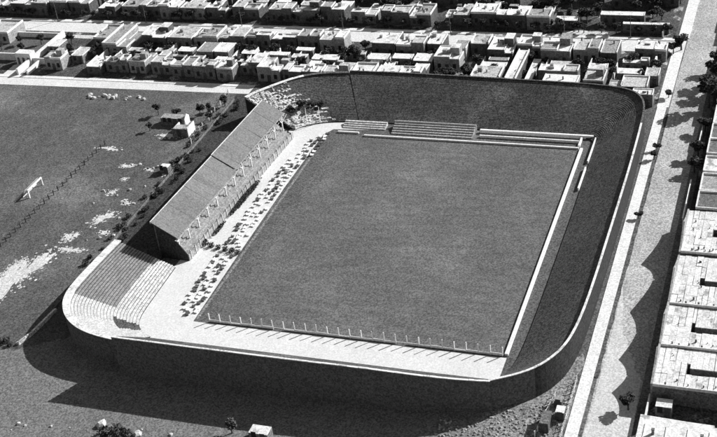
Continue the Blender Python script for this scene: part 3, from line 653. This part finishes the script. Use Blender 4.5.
for lab, x0, x1, y0, y1, h in (('pale front wall of the shaded avenue yards',102.9,103.2,56.5,75,2.2),('pale front wall farther up the avenue',102.9,103.2,95,104,2.4)):
    wall('yard_wall', lab, x0, x1, y0, y1, h, 'white')
for x, y, s in ((103.2,118,1.9),(103.4,126,1.6),(103.6,133,1.5),(103.1,82,1.2),(103.2,90,1.1),(103.6,104,1.1),(103.4,142,1.4)):
    tree(x, y, s, 'tall dark tree in front of the shaded avenue houses', 'trees in front of the avenue houses')
# garden trees
rt = random.Random(5)
for x, y, s in ((-10,139.5,1.3),(-8,145,1.2),(-13,136.5,1),(-2.5,139,0.8),(22,124,1.2),(25.5,127,1.3),(29.5,123.5,1.1),(31,128,1.2),(23,130,.9),(31,138,1.2),(29,133,1),(-46,140,1.1),(-38,139.5,1.2),(-33,141.5,1),(-84,137.5,1),(-77,138,1),(-68,139.5,.9),(52,136,.9),(63,137.4,1.1),(70,138.8,1),(79,141,1.2),(86,139,1.1),(74,134.5,.9),(-104,136.4,1),(-113,134,1.1),(-118,143,1.2),(-49,132,.9),(-19,138.8,1.2),(-14,141,1),(7,139,.9),(15.5,140.2,.9),(44,143,1),(47.5,143.2,.8),(60,134,.9))+tuple((rt.uniform(-112, 88), rt.choice([rt.uniform(132.5, 134.2), rt.uniform(138.8, 142.4)]), rt.uniform(.5, .95)) for _ in range(85)):
    q = min(range(len(near)), key=lambda i: abs((near[i][0]+near[i][1])/2-x))
    tree(x, y, s*.85, 'dark garden tree behind the %s house from the avenue, stadium-side row' % ordinal(len(near)-q), 'trees in the back gardens')
for x in range(-165, 88, 5):
    if rt.random() < .9:
        tx = x+rt.uniform(-2,2); q = min(range(len(far)), key=lambda i: abs((far[i][0]+far[i][1])/2-tx))
        tree(tx, 165.2+rt.uniform(-.4,.8), rt.uniform(.6,1.0), 'small dark tree fronting the %s house from the avenue beyond side street' % ordinal(len(far)-q) if tx < 46 else 'small dark tree along the open lots edge beyond side street', 'trees beyond the side street')
for _ in range(46):
    x, y = rt.uniform(44, 88), rt.uniform(165, 196)
    if 62 < x < 87.5 and 165 < y < 176: continue
    if y > 180 and rt.random() < .5: continue
    tree(x, y, rt.uniform(.7, 1.3), 'dark tree scattered over the open lots beyond the side street', 'trees on the open lots', pale=rt.random() < .3)
for _ in range(40):
    tree(rt.uniform(-175, 44), rt.uniform(178, 182), rt.uniform(.9, 1.3), 'dark tree between the two farthest rows of houses', 'trees between the farthest rows')
for x, y in ((-150,138),(-143,136),(-138,141),(-133,134.5),(-147,144),(-130,142)):
    tree(x, y, .8, 'dark tree in the walled garden beside the lane', 'trees in the walled garden')
# utility poles along the side street
for x in (-135,-98,-60,-22,16,54,75):
    p = thing('utility_pole', 'slim wooden utility pole on the far pavement of the side street', 'pole', (x, 162.2, 0), 0, 'utility poles along the side street')
    MB().bar((0,0,-.1),(0,0,7.5),.22,0,.15).build('shaft','bark',p); MB().box(-.9,.9,-.06,.06,6.7,6.85).build('crossarm','bark',p)

# ------------------------------------------------------------------ waste field west of the stadium
wall('boundary_wall', 'long low pale boundary wall dividing stadium from the waste field', -39.45,-39.25,-3,108,0.7,'wall_grey')
t = thing('boundary_wall', 'curved low pale wall end beside the open terrace corner', 'wall', (0,0,0))
cw = smooth([(-39.3,-3.1),(-39.8,-9),(-40.2,-13),(-41.5,-17.0)], 2)
for a, b in zip(cw, cw[1:]): MB().loft([a, lerp(a, b, .985)], [(a[0]+.9, a[1]), (lerp(a, b, .985)[0]+.9, lerp(a, b, .985)[1])], -.1, .6, -.1, .9).build('wall_panel', 'rubble_pale', t, fix=True)
for x, y, s in ((-44.5,-16.5,1.0),(-46.5,-17.2,1.2),(-42.8,-17.6,.8),(-48.5,-16.9,1)):
    shrub(x, y, s, 'dark shrub at the field corner beside the curved wall end', 'shrubs by the wall end')
for _ in range(70):
    yy = rt.uniform(14, 108); shrub(-39.2+rt.choice([rt.uniform(-2.6, -.6), rt.uniform(.4, 3.2)]), yy, rt.uniform(.45, 1.1), 'dark scrub bush along the boundary wall behind the grandstand', 'scrub behind the grandstand')
for x, y, s_ in ((-60,96,.8),(-53,95,.7),(-46,97,.8),(-44.5,100,.7),(-40.8,104,.9),(-41.2,94,.7),(-58,86,.6)):
    tree(x, y, s_, 'small dark tree around the ruined hut in the waste field', 'trees around the ruined hut')
t = thing('goal', 'white goal frame with net standing alone on the waste field', 'goal', (-75.3,48,0))
MB().bar((0,-3.6,-.1),(0,-3.6,2.44),.36).build('post','white',t); MB().bar((0,3.6,-.1),(0,3.6,2.44),.26).build('post','white',t); MB().bar((0,-3.7,2.44),(0,3.7,2.44),.36).build('crossbar','white',t)
nb = MB()
for q in range(13): yy = -3.6+.6*q; nb.bar((-.1,yy,2.4),(-1.1,yy,2.3),.05).bar((-1.1,yy,2.3),(-2.2,yy,0.02),.05)
for q in range(5): nb.bar((-1.1-.27*q,-3.6,2.3-.55*q),(-1.1-.27*q,3.6,2.3-.55*q),.05)
nb.build('net','white',t); MB().bar((-2.2,-3.6,.08),(-2.2,3.6,.08),.22).build('back_rail','white',t)
t = fence('post_line', 'line of short weathered posts crossing the waste field past the goal', (-69.6,18), (-68.2,76), 24, 1.5, .28, (), m='wall_dark', lean=.15)
t = fence('post_line', 'pale leaning post fence from the back street to the ruined hut', (-43.2,112), (-41.2,80), 13, 1.8, .25, (0.6,), m='limewash', rm='wall_grey', lean=.2)
# ruined hut group
t = thing('hut', 'ruined pale hut with broken roof beside the boundary wall', 'hut', (-49,83.5,0))
MB().box(0,5.2,0,.3,-.1,2.6).build('wall','wall_grey',t); MB().box(0,.3,.32,5,-.1,2.2).build('wall','limewash',t); MB().box(4.9,5.2,.32,5,-.1,2.9).build('wall','limewash',t)
MB().prism([(.32,2.2),(4.88,2.7),(4.88,2.85),(.32,2.35)],1,.35,3.0).build('roof','roof_light',t,fix=True); link('door', door_me, t, (2.2,-.003,.02))
t = thing('hut', 'long low grey shack with white gable behind the ruined hut', 'hut', (-56,90,0))
block(t,0,8,0,3,2.4,'roof_grey','wall_grey',0); MB().prism([(0,-.1),(3,-.1),(3,2.4),(1.5,3.6),(0,2.4)],0,8.01,8.3).build('gable','white',t,fix=True); windows(t,.4,7.5,0,2.4,4)
t = thing('hut', 'tiny white-roofed hut by the boundary wall near grandstand rear', 'hut', (-42.8,62.5,0)); block(t,0,2.6,0,2.2,2.0,'roof_white','wall_grey',0); windows(t,.1,2.5,0,2,2)
# loose stones
ico = []
for k in range(3):
    rr = random.Random(k); mb = MB(); pts = []
    for a in range(6): pts.append((.5*math.cos(a*1.047)*rr.uniform(.7,1.2), .5*math.sin(a*1.047)*rr.uniform(.7,1.2)))
    top = [(p[0]*.55, p[1]*.55) for p in pts]; n_ = 6; mb.v = [(p[0],p[1],-.05) for p in pts]+[(p[0],p[1],.2) for p in pts]+[(p[0],p[1],.42) for p in top]
    for L0 in (0, 6):
        for a in range(6): b_ = (a+1) % 6; mb.f.append((L0+a,L0+b_,L0+6+b_,L0+6+a)); mb.m.append(0)
    mb.f.append(tuple(range(12,18))); mb.m.append(0); ico.append(mb)
stone_me = [m_.mesh('stone','stone') for m_ in ico]
def stones(pts, label, group):
    for x, y, s in pts: tag(link('stone', rnd.choice(stone_me), None, (x, y, 0.0), U(0,6), s), label, 'stone', group)
stones([(U(-92,-68),U(104.3,107.2),U(.7,1.7)) for _ in range(22)], 'pale stone lying on grass beside the back street', 'stones beside the back street')
stones([(U(-26,30),U(-48,-37),U(.4,1.1)) for _ in range(16)], 'pale stone lying on the open ground outside the end stand', 'stones outside the end stand')
stones([(U(-56,-40),U(18,70),U(.5,1.2)) for _ in range(22)], 'pale stone lying in the waste field near the boundary wall', 'stones in the waste field')
# debris on the pale corner terrace
db = MB(); rr = random.Random(31)
for _ in range(620):
    a_ = rr.random()*.75; k = rr.random()**.8; kk = min(len(nw)-2, int(a_*(len(nw)-1))); fr = a_*(len(nw)-1)-kk
    p = lerp(lerp(nw[kk][0], nw[kk+1][0], fr), lerp(nw[kk][1], nw[kk+1][1], fr), k)
    if rr.random() < (a_-.25)*2.8: continue
    z_ = .35+7.1*k; sc_ = rr.uniform(.25, .95); src = rr.choice(ico); n0 = len(db.v)
    db.v += [(p[0]+v_[0]*sc_, p[1]+v_[1]*sc_, z_+v_[2]*sc_) for v_ in src.v]; db.f += [tuple(i+n0 for i in f_) for f_ in src.f]; db.m += src.m
tag(db.build('rubble', 'stone'), 'pale rubble lying over the crumbling corner terrace by grandstand', 'rubble', None, 'stuff')
# rubble bank outside the south-east corner
rub = MB(); rr = random.Random(77)
for _ in range(900):
    a = rr.random(); x = 64+24*rr.random(); y = -28+24*rr.random()
    if y > -12 and x < 84 - (y+12)*-.2 and x < 83: continue
    if (x-73)**2+(y+2)**2 < 15.8**2 or x > 88.6: continue
    if x < 72.9 and y > -22.6: continue
    s = rr.uniform(.15, .7)**1.0; src = rr.choice(ico); k = len(rub.v)
    rub.v += [(x+v_[0]*s, y+v_[1]*s, v_[2]*s) for v_ in src.v]; rub.f += [tuple(i+k for i in f_) for f_ in src.f]; rub.m += src.m
o = rub.build('rubble', 'rubble_grey'); tag(o, 'pale rubble strewn outside the curved terrace corner', 'rubble', None, 'stuff')
for x, y, s in ((-4.5,-41.2,1.4),(-1.8,-40.4,1.6),(.6,-40.8,1.3)):
    shrub(x, y, s, 'round dark shrub on the open ground outside the end stand', 'shrubs outside the end stand')
stones([(-6.6,-38.6,2.4),(2.6,-39.8,2.0)], 'large pale boulder beside the round dark shrubs', 'boulders by the shrubs')
tree(22.4,-35.2,.8,'pale leafy tree beside the tiny hut outside the end stand','trees outside the end stand',pale=True)
t = thing('hut', 'tiny white-roofed hut on the open ground outside the end stand', 'hut', (27,-36.6,0)); block(t,0,4.2,0,2.6,2.2,'roof_white','wall_grey',0); windows(t,.2,4,0,2.2,2)
# shacks beside the avenue pavement at the south-east corner
for lab, x, y, a, b, h, tn in (('narrow dark-roofed shack beside the avenue pavement',84.2,-22.5,1.8,4.0,2.4,'roof_dark'),('small white-roofed kiosk beside the avenue pavement',86.6,-18.5,1.8,2.2,2.2,'roof_white'),('low grey-roofed kiosk beside the avenue pavement',85.6,-14.8,1.6,1.8,1.8,'roof_grey')):
    t = thing('shack', lab, 'shack', (x, y, 0)); block(t, 0, a, 0, b, h, tn, 'wall_dark', 0); windows(t, 0, a, 0, h, 1)
fence('picket_fence', 'pale picket fence along the avenue pavement by the shacks', (88.7,-26), (88.7,-6), 12, 1.6, .2, (.4,.85), m='limewash', rm='limewash', lean=.1)
fence('picket_fence', 'pale picket fence running behind the avenue shacks', (83.6,-24), (85.4,-11), 8, 1.6, .2, (.4,.85), m='limewash', rm='limewash', lean=.1)
